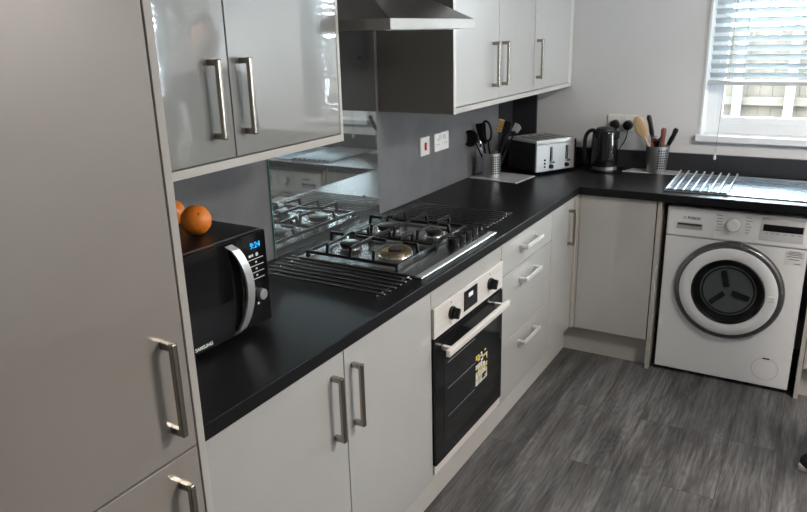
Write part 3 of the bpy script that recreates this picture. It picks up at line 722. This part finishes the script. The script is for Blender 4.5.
# local: +x along the front (left to right in the photo), front face looks to -y
tw, td, th = .150, .115, .186
MB().box(-tw, -tw+.028, -td+.004, td, .012, th-.012, r=.008, seg=3).build('side_panel', blackp, t)
MB().box(tw-.028, tw, -td+.004, td, .012, th-.012, r=.008, seg=3).build('side_panel', blackp, t)
MB().box(-tw+.028, tw-.028, -td+.008, td-.004, .012, th-.075).build('toaster_body', blackp, t)
fp = MB().box(-tw+.002, tw-.026, -td-.006, -td+.008, .016, th-.026, r=.004).build('front_panel', tsteel, t)
tp = MB()
xs_ = [-tw+.002]; cs = [-.096, -.034, .028, .090]
cs = [-.092, -.034, .022, .080]
for c in cs: xs_ += [c-.014, c+.014]
xs_.append(tw-.026)
tp.cells(xs_, [-td-.004, -td+.030, td-.028, td], th-.028, th, lambda x, y: not (-td+.030 < y < td-.028 and any(abs(x-c) < .014 for c in cs)), r=.007)
for c in cs: tp.box(c-.0139, c+.0139, -td+.0301, td-.0281, th-.024, th-.005, mi=1)  # black blocks paint the shade inside the slots
tp.build('top_panel', [tsteel, dark_gap], t)
for c in (-.046, .066):
    MB().box(c-.008, c+.008, -td-.0075, -td-.0055, .062, .146).build('lever_slot', blackg, t)
    MB().box(c-.004, c+.004, -td-.014, -td-.007, .070, .146, r=.001).box(c-.013, c+.013, -td-.024, -td-.010, .060, .072, r=.003).build('lever', chrome, t)
    MB().cyl((c, -td-.004, .040), (c, -td-.020, .040), .013, .011, n=20, ch=.001).build('browning_dial', blackp, t)
b = MB()
for z in (.042, .060, .078): MB().cyl((-.090, -td-.004, z), (-.090, -td-.010, z), .0055, n=14).build('button', blackp, t)
for c in (-.09, .09):
    for yy in (-.08, .08): MB().cyl((c, yy, 0), (c, yy, .013), .011, n=12).build('foot', blackp, t)

# ------------------------------------------------------------------ kettle
t = thing('kettle', 'glossy black jug kettle on a steel ringed base', 'kettle', (.606, 2.955, .910))
MB().lathe([(0, 0), (.064, 0), (.067, .004), (.067, .012), (.064, .016), (0, .016)], 36).build('power_base', blackp, t)
MB().lathe([(.070, .017), (.0745, .018), (.0742, .036), (.0725, .037)], 40).build('steel_ring', chrome, t)
kb = MB().lathe([(0, .018), (.071, .018), (.0745, .037), (.074, .09), (.070, .16), (.065, .215), (.063, .222), (.058, .226), (0, .226)], 40).build('kettle_body', blackg, t)
MB().lathe([(.050, .226), (.048, .234), (.030, .240), (0, .241)], 32).build('lid', blackp, t)
MB().prism([(.044, -.018, .214), (.044, .018, .214), (.082, .004, .224), (.082, -.004, .224)], (0, 0, -.040), r=.003, M=Matrix.Rotation(-.2, 4, 'Z')).build('spout', blackg, t)
hp = [(-.045, 0, .216), (-.068, 0, .222), (-.088, 0, .212), (-.100, 0, .188), (-.104, 0, .150), (-.103, 0, .105), (-.099, 0, .070)]
P = []
for i in range(len(hp)-1):
    for k in range(5):
        a = k/5; p0 = Vector(hp[max(i-1, 0)]); p1 = Vector(hp[i]); p2 = Vector(hp[i+1]); p3 = Vector(hp[min(i+2, len(hp)-1)])
        P.append(.5*((2*p1)+(p2-p0)*a+(2*p0-5*p1+4*p2-p3)*a*a+(3*p1-p0-3*p2+p3)*a**3))
P.append(Vector(hp[-1])); MB().tube(P, .0105, 12, M=Matrix.Rotation(.25, 4, 'Z')).build('handle', blackp, t)
MB().tube([(-.05, 0, .008), (-.10, -.01, .006), (-.14, .03, .005), (-.12, .10, .005), (-.05, .12, .005)], .0035, 8).build('cable', blackp, t)

# ------------------------------------------------------------------ sink
t = thing('kitchen_sink', 'stainless steel inset sink and ridged drainer under the window', 'sink', (1.55, 2.82, .910), world=True)
sk = mat('sink_steel', (.60, .66, .72), rough=.36, metal=.7, var=.10, vscale=25)
skd = mat('dimpled_steel', (.20, .27, .34), rough=.4, metal=.15, var=.9, vscale=45, stretch=(1, 3, 1), bump=1., bscale=55, bdist=.004)
S0, S1, T0, T1 = .995, 2.10, 2.585, 3.060
MB().cells([S0, S0+.02, 1.66, 1.74, 2.04, S1], [T0, T0+.03, 2.68, 2.98, T1-.03, T1], .9103, .9165, lambda x, y: not (1.74 < x < 2.04 and 2.68 < y < 2.98) and not (S0+.02 < x < 1.66 and T0+.03 < y < T1-.03), r=.0015).build('rim', sk, t)
b = MB().box(S0+.019, 1.661, T0+.029, T1-.029, .9103, .9130)
b.build('drainer', skd, t)
b = MB()
for i in range(5):
    y = T0+.09+i*.075; b.box(S0+.05, 1.64, y-.004, y+.004, .9130, .9146, r=.0010, seg=1)
b.build('drainer_ridges', sk, t)
b = MB().box(1.735, 1.742, 2.672, 2.988, .76, .9155).box(2.038, 2.045, 2.672, 2.988, .76, .9155).box(1.735, 2.045, 2.672, 2.682, .76, .9155).box(1.735, 2.045, 2.978, 2.988, .76, .9155).box(1.735, 2.045, 2.672, 2.988, .755, .762)
b.build('bowl', sk, t)
tp = MB().cyl((1.89, 3.02, .9165), (1.89, 3.02, .955), .024, n=24, ch=.002)
P = [(1.89, 3.02, .95)]+[(1.89, 3.02, 1.0+.15*0)]+[(1.89, 3.02-.09+.09*math.cos(a), 1.10+.09*math.sin(a)) for a in [PI*i/10 for i in range(11)]]+[(1.89, 2.84, 1.07)]
tp.tube(P, .011, 12).build('tap', chrome, t)
brightrod = mat('bright_rod', (.80, .82, .84), rough=.4, metal=.5)
t = thing('roll_up_rack', 'silver bar drying rack lying over the left end of the drainer', 'drying rack', (1.13, 2.82, .9165), world=True)
n = 8
for i in range(n):
    u = i/(n-1); xa = 1.008+u*.262; 
    MB().cyl((xa, 2.575, .9235), (xa-.018+.012*u, 3.066, .9235), .0046, n=10, ch=.001).build('bar', brightrod, t)
for y, x_, s in ((2.592, 1.000, 1.276), (3.045, .986, 1.268)):
    MB().box(x_, s, y-.006, y+.006, .9166, .9225, r=.0015).build('end_strip', darkrim, t)

# ------------------------------------------------------------------ washing machine
t = thing('washing_machine', 'white front loading washing machine with grey ringed round door', 'washing machine', (1.328, 2.83, 0), world=True)
X0, X1, YW = 1.029, 1.627, 2.561
MB().box(X0, X1, YW+.002, 3.09, .018, .848, r=.004).build('cabinet_body', white_app, t)
fz = .705
MB().box(X0, X1, YW-.004, YW+.010, .020, fz, r=.004).build('front_panel', white_app, t)
MB().box(X0, X1, YW-.010, YW+.010, fz+.003, .848, r=.006, seg=3).build('control_fascia', white_app, t)
ly = YW-.010
dr = MB().box(X0+.006, X0+.212, ly-.003, ly+.002, fz+.008, .830, r=.002).build('detergent_drawer', white_app, t)
MB().box(X0+.045, X0+.160, ly-.0036, ly-.0025, .746, .776, r=.001).build('drawer_grip', silver, dr)
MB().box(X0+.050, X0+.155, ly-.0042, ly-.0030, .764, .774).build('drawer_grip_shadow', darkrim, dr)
text('brand_lettering', 'BOSCH', .017, frameY(X0+.120, ly-.0034, .800), paint_g, dr, bold=.0007)
b = MB().lathe([(.0055, 0), (.0068, 0), (.0068, .0006), (.0055, .0006)], 20, (X0+.078, ly-.003, .800), (0, -1, 0)); b.box(X0+.0755, X0+.0805, ly-.0036, ly-.003, .7992, .8008); b.build('brand_emblem', paint_g, dr)
kx, kz = 1.318, .787
MB().lathe([(.030, 0), (.031, .002), (.0285, .003), (.0275, .020), (.0245, .023), (0, .0235)], 36, (kx, ly, kz), (0, -1, 0)).build('programme_dial', white_app, t)
MB().lathe([(.0315, .0), (.0335, .0), (.0335, .0015), (.0315, .0015)], 36, (kx, ly, kz), (0, -1, 0)).build('dial_ring', silver, t)
b = MB()
for i, z in enumerate((.826, .812, .798, .784, .770, .756)):
    w_ = (.026, .020, .024, .018, .022, .026)[i]; b.box(kx-.050-w_, kx-.050, ly-.0006, ly+.0002, z-.0012, z+.0012)
    w_ = (.022, .026, .016, .024, .020, .016)[i]; b.box(kx+.050, kx+.050+w_, ly-.0006, ly+.0002, z-.0012, z+.0012)
b.build('programme_markings', paint_g, t)
MB().box(1.440, 1.598, ly-.0030, ly-.0005, .775, .806, r=.001).build('display', blackg, t)
b = MB()
for x_ in (1.455, 1.478, 1.500, 1.53, 1.56, 1.585): b.box(x_-.006, x_+.006, ly-.0022, ly-.0012, .764, .7665)
b.box(1.428, 1.602, ly-.0015, ly+.001, .731, .826, r=.001, mi=1)
b.build('display_surround', [paint_g, mat('pale_grey_fascia', (.60, .61, .63), rough=.3)], t)
text('series_lettering', 'Serie | 4', .0095, frameY(1.450, ly-.0006, .832), paint_g, t)
b = MB()
for z, a, c in ((.690, 1.556, 1.600), (.683, 1.546, 1.610), (.676, 1.552, 1.606), (.667, 1.548, 1.612), (.655, 1.556, 1.598), (.636, 1.578, 1.605)):
    b.box(a, c, YW-.0052, YW-.0046, z-.0017, z+.0017)
st = MB().box(1.540, 1.616, YW-.0047, YW-.0035, .628, .697).build('energy_sticker', mat('sticker_white', (.74, .75, .76), rough=.4), t); b.build('sticker_print', paint_g, st)
hx, hz = 1.326, .468
yh = YW-.004
MB().lathe([(.238, 0), (.238, .010), (.232, .020), (.222, .026), (.212, .026), (.205, .020)], 72, (hx, yh, hz), (0, -1, 0)).build('door_outer_ring', darkrim, t)
MB().lathe([(.214, .024), (.205, .031), (.172, .033), (.160, .030), (.155, .020), (.154, .0), (.150, -.03)], 72, (hx, yh, hz), (0, -1, 0)).build('door_inner_ring', white_app, t)
MB().lathe([(.157, .029), (.154, .031), (.151, .028), (.150, .010)], 64, (hx, yh, hz), (0, -1, 0)).build('door_seal', blackp, t)
MB().lathe([(0, .0150), (.06, .0155), (.11, .0185), (.14, .023), (.152, .027)], 56, (hx, yh, hz), (0, -1, 0)).build('door_glass', hatchglass, t)
MB().lathe([(.151, .006), (.12, -.0005), (0, -.0005)], 48, (hx, yh, hz), (0, -1, 0)).build('drum_back', dark_gap, t)
b = MB()
for k in range(3):
    a = PI/2+k*2*PI/3+.25; c, s = math.cos(a), math.sin(a)
    b.box(-.012, .012, -.10, -.02, -.004, .004, r=.003, M=frameY(hx, yh-.004, hz) @ Matrix.Rotation(a+PI/2, 4, 'Z') @ Matrix.Translation((0, .0, 0)))
b.build('drum_paddles', drum, t)
MB().lathe([(.108, .000), (.112, .004), (.116, .000)], 48, (hx, yh, hz), (0, -1, 0)).build('drum_lip', drum, t)
MB().box(hx+.172, hx+.200, yh-.0345, yh-.028, hz-.016, hz+.012, r=.003, M=None).build('door_catch', white_app, t)
fc = MB().lathe([(.056, 0), (.058, .0008), (.056, .0016), (.0545, .0016)], 48, (1.523, yh, .108), (0, -1, 0)).build('filter_flap', mat('flap_grey', (.66, .67, .68), rough=.4), t)
MB().box(1.508, 1.538, yh-.003, yh+.0005, .158, .164, r=.0006).build('flap_slot', blackp, t)
for x_ in (X0+.05, X1-.05):
    for y_ in (2.61, 3.05): MB().cyl((x_, y_, 0), (x_, y_, .02), .018, n=14).build('foot', blackp, t)

# ------------------------------------------------------------------ person standing just past the right edge
def chain_skin(name, verts, edges, root, levels=2):
    me = bpy.data.meshes.new(name); me.from_pydata([v[:3] for v in verts], edges, [])
    o = bpy.data.objects.new('tmp', me); COL.objects.link(o)
    sk_ = o.modifiers.new('s', 'SKIN'); sk_.use_smooth_shade = True
    if not me.skin_vertices: me.skin_vertices.new(name='')
    for i, v in enumerate(verts):
        r = v[3]; r = r if isinstance(r, tuple) else (r, r); me.skin_vertices[0].data[i].radius = r
        me.skin_vertices[0].data[i].use_root = (i == root)
    ss = o.modifiers.new('u', 'SUBSURF'); ss.levels = levels; ss.render_levels = levels
    bpy.context.view_layer.update()
    m = bpy.data.meshes.new_from_object(o.evaluated_get(bpy.context.evaluated_depsgraph_get()))
    bpy.data.objects.remove(o); return m
def person():
    # local: faces -x, z up, feet at 0
    V = [(0, 0, .98, (.105, .145)), (0, 0, 1.12, (.095, .125)), (-.01, 0, 1.28, (.105, .15)), (0, 0, 1.42, (.085, .13)), (.0, 0, 1.50, (.055, .055)), (-.012, 0, 1.57, (.05, .05))]
    E_ = [(0, 1), (1, 2), (2, 3), (3, 4), (4, 5)]
    hands = []
    for s in (-1, 1):
        i = len(V)
        V += [(0, s*.095, .90, (.085, .085)), (-.01, s*.11, .50, (.058, .058)), (.01, s*.12, .28, (.052, .052)), (.03, s*.125, .09, (.038, .038))]
        E_ += [(0, i), (i, i+1), (i+1, i+2), (i+2, i+3)]
        j = len(V)
        V += [(0, s*.185, 1.42, (.058, .058)), (.01, s*.235, 1.14, (.043, .043)), (-.07, s*.245, .91, (.028, .028)), (-.095, s*.245, .83, (.022, .034))]
        E_ += [(3, j), (j, j+1), (j+1, j+2), (j+2, j+3)]
        hands.append((s, V[j+3]))
    body = chain_skin('b', V, E_, 0)
    b = MB(); b.bm.from_mesh(body); bpy.data.meshes.remove(body)
    # head, face, ears, nose
    b.sph((-.022, 0, 1.655), (.093, .074, .112), n=28).sph((-.045, 0, 1.59), (.058, .052, .05), n=18)
    b.hexa([(-.105, -.014, 1.63), (-.105, .014, 1.63), (-.09, .014, 1.63), (-.09, -.014, 1.63), (-.108, -.006, 1.675), (-.108, .006, 1.675), (-.09, .006, 1.675), (-.09, -.006, 1.675)], r=.003)
    b.prism([(-.105, -.013, 1.632), (-.105, .013, 1.632), (-.128, 0, 1.640)], (0, 0, .014), r=.002)
    for s in (-1, 1): b.sph((-.010, s*.076, 1.65), (.017, .008, .030), n=12)
    for s, h in hands:
        hx_, hy_, hz_ = h[:3]
        b.sph((hx_-.006, hy_, hz_-.030), (.036, .014, .046), n=14)
        for k, ln in enumerate((.070, .080, .076, .060)):
            x_ = hx_-.036+k*.019; p = Vector((x_, hy_, hz_-.062))
            b.tube([p, p+Vector((-.003, -s*.004, -ln*.45)), p+Vector((-.004, -s*.014, -ln*.8)), p+Vector((-.003, -s*.024, -ln))], [.0088, .0082, .0075, .0055], 8)
        p = Vector((hx_-.034, hy_, hz_-.022)); b.tube([p, p+Vector((-.022, -s*.006, -.022)), p+Vector((-.030, -s*.014, -.052))], [.0105, .0095, .006], 8)
    for f in b.bm.faces:
        c = f.calc_center_median()
        f.material_index = 0 if c.z > 1.50 or (c.z < .875 and abs(c.y) > .195) or (c.z < .9 and abs(c.y) > .2) else (2 if c.z < .97 and abs(c.y) < .2 else 1)
    o = b.build('person', [skin, cloth1, cloth2])
    tag(o, 'person at the right edge, only one black shoe with white sole in view', 'person')
    h = MB().sph((-.004, 0, 1.682), (.100, .084, .100), n=26)
    for v in list(h.bm.verts):
        if v.co.x < -.055 and v.co.z < 1.715: v.co.x = -.055
        if v.co.z < 1.62: v.co.z = 1.62
    h.build('hair', hairm, o)
    e = MB()
    for s in (-1, 1): e.sph((-.104, s*.031, 1.658), (.010, .015, .009), n=12)
    e.build('eyes', mat('eye_white', (.75, .74, .72), rough=.2), o)
    MB().sph((-.098, 0, 1.595), (.010, .024, .007), n=12).build('mouth', mat('lips', (.42, .16, .14), rough=.5), o)
    for s in (-1, 1):
        cy = s*.125
        out_ = []
        for i in range(28):
            a = 2*PI*i/28; x_ = -.055+.150*math.cos(a); w_ = .048*(1-.22*max(0, math.cos(a)))*math.sin(a); w_ += .006*math.cos(a) if False else 0
            out_.append((x_, cy+w_, .0))
        sh = MB().prism(out_, (0, 0, .024), r=.006)
        sole = sh.build('shoe_sole', shoe_w, o)
        U = MB(); 
        rings = [(-.195, .012, .046), (-.185, .030, .058), (-.150, .043, .074), (-.10, .045, .088), (-.05, .042, .104), (0.0, .040, .120), (.05, .041, .122), (.082, .034, .112), (.092, .020, .090)]
        bm_ = bmesh.new(); R2 = []
        for x_, w_, h_ in rings:
            R2.append([bm_.verts.new((x_, cy+w_*math.cos(a), .020+(h_-.020)*max(0, math.sin(a))**.8)) for a in [PI*k/12 for k in range(13)]])
        for a_, c_ in zip(R2, R2[1:]):
            for k in range(12): bm_.faces.new((a_[k], a_[k+1], c_[k+1], c_[k]))
            bm_.faces.new((a_[0], c_[0], c_[12], a_[12]))
        bm_.faces.new(R2[0]); bm_.faces.new(R2[-1]); bmesh.ops.recalc_face_normals(bm_, faces=bm_.faces[:])
        U._merge(bm_); U.build('shoe', shoe_b, o)
    return o
pe = person(); pe.location = (1.942, 1.915, 0); pe.rotation_euler = (0, 0, math.radians(30))

# ------------------------------------------------------------------ camera
CX, CY, CZ, yaw, pit, rol, F = 1.61228, -.88683, 1.65871, .536779, -.305608, -.0255232, 708.224
fw = Vector((-math.sin(yaw)*math.cos(pit), math.cos(yaw)*math.cos(pit), math.sin(pit)))
rt = Vector((math.cos(yaw), math.sin(yaw), 0)); up = rt.cross(fw)
Rr = math.cos(rol)*rt+math.sin(rol)*up; Uu = -math.sin(rol)*rt+math.cos(rol)*up
cam = bpy.data.cameras.new('camera'); co = bpy.data.objects.new('camera', cam); COL.objects.link(co)
M3 = Matrix((Rr, Uu, -fw)).transposed(); co.matrix_world = Matrix.Translation((CX, CY, CZ)) @ M3.to_4x4()
cam.sensor_width = 36; cam.lens = F/807*36; cam.clip_start = .02
bpy.context.scene.camera = co

# ------------------------------------------------------------------ light
wd = bpy.data.worlds.new('sky'); bpy.context.scene.world = wd; wd.use_nodes = True
nt = wd.node_tree; nt.nodes.clear()
o_ = nn(nt, 'ShaderNodeOutputWorld'); bg = nn(nt, 'ShaderNodeBackground'); nt.links.new(bg.outputs[0], o_.inputs[0])
tc = nn(nt, 'ShaderNodeTexCoord'); sx = nn(nt, 'ShaderNodeSeparateXYZ'); nt.links.new(tc.outputs['Generated'], sx.inputs[0])
cr = nn(nt, 'ShaderNodeValToRGB'); nt.links.new(sx.outputs[2], cr.inputs[0])
cr.color_ramp.elements[0].color = (.9, .95, 1., 1); cr.color_ramp.elements[1].color = (.72, .86, 1., 1)
nt.links.new(cr.outputs[0], bg.inputs[0]); bg.inputs[1].default_value = 64.
def area(name, loc, tgt, sx_, sy_, power, color, portal=False):
    l = bpy.data.lights.new(name, 'AREA'); l.shape = 'RECTANGLE'; l.size = sx_; l.size_y = sy_; l.energy = power; l.color = color
    o = bpy.data.objects.new(name, l); COL.objects.link(o); o.location = loc
    o.rotation_euler = (Vector(tgt)-Vector(loc)).to_track_quat('-Z', 'Z' if abs((Vector(tgt)-Vector(loc)).normalized().z) < .9 else 'Y').to_euler()
    if portal: l.cycles.is_portal = True
    return o
area('window_portal', (1.66, YB+.27, 1.62), (1.66, 0, 1.62), 1.2, 1.0, 1, (1, 1, 1), True)
area('window_portal', (XR+.24, 2.7, 1.5), (0, 2.7, 1.5), .56, 1.2, 1, (1, 1, 1), True)
area('fill_light', (2.6, 1.3, ZC-.03), (2.6, 1.3, 0), .6, .6, 68, (1., .92, .84))  # unseen fill light added to brighten the doors and floor
sc = bpy.context.scene
sc.view_settings.view_transform = 'Standard'; sc.view_settings.look = 'None'; sc.view_settings.exposure = .10
sc.cycles.caustics_reflective = False; sc.cycles.caustics_refractive = False; sc.cycles.max_bounces = 8; sc.cycles.transparent_max_bounces = 12
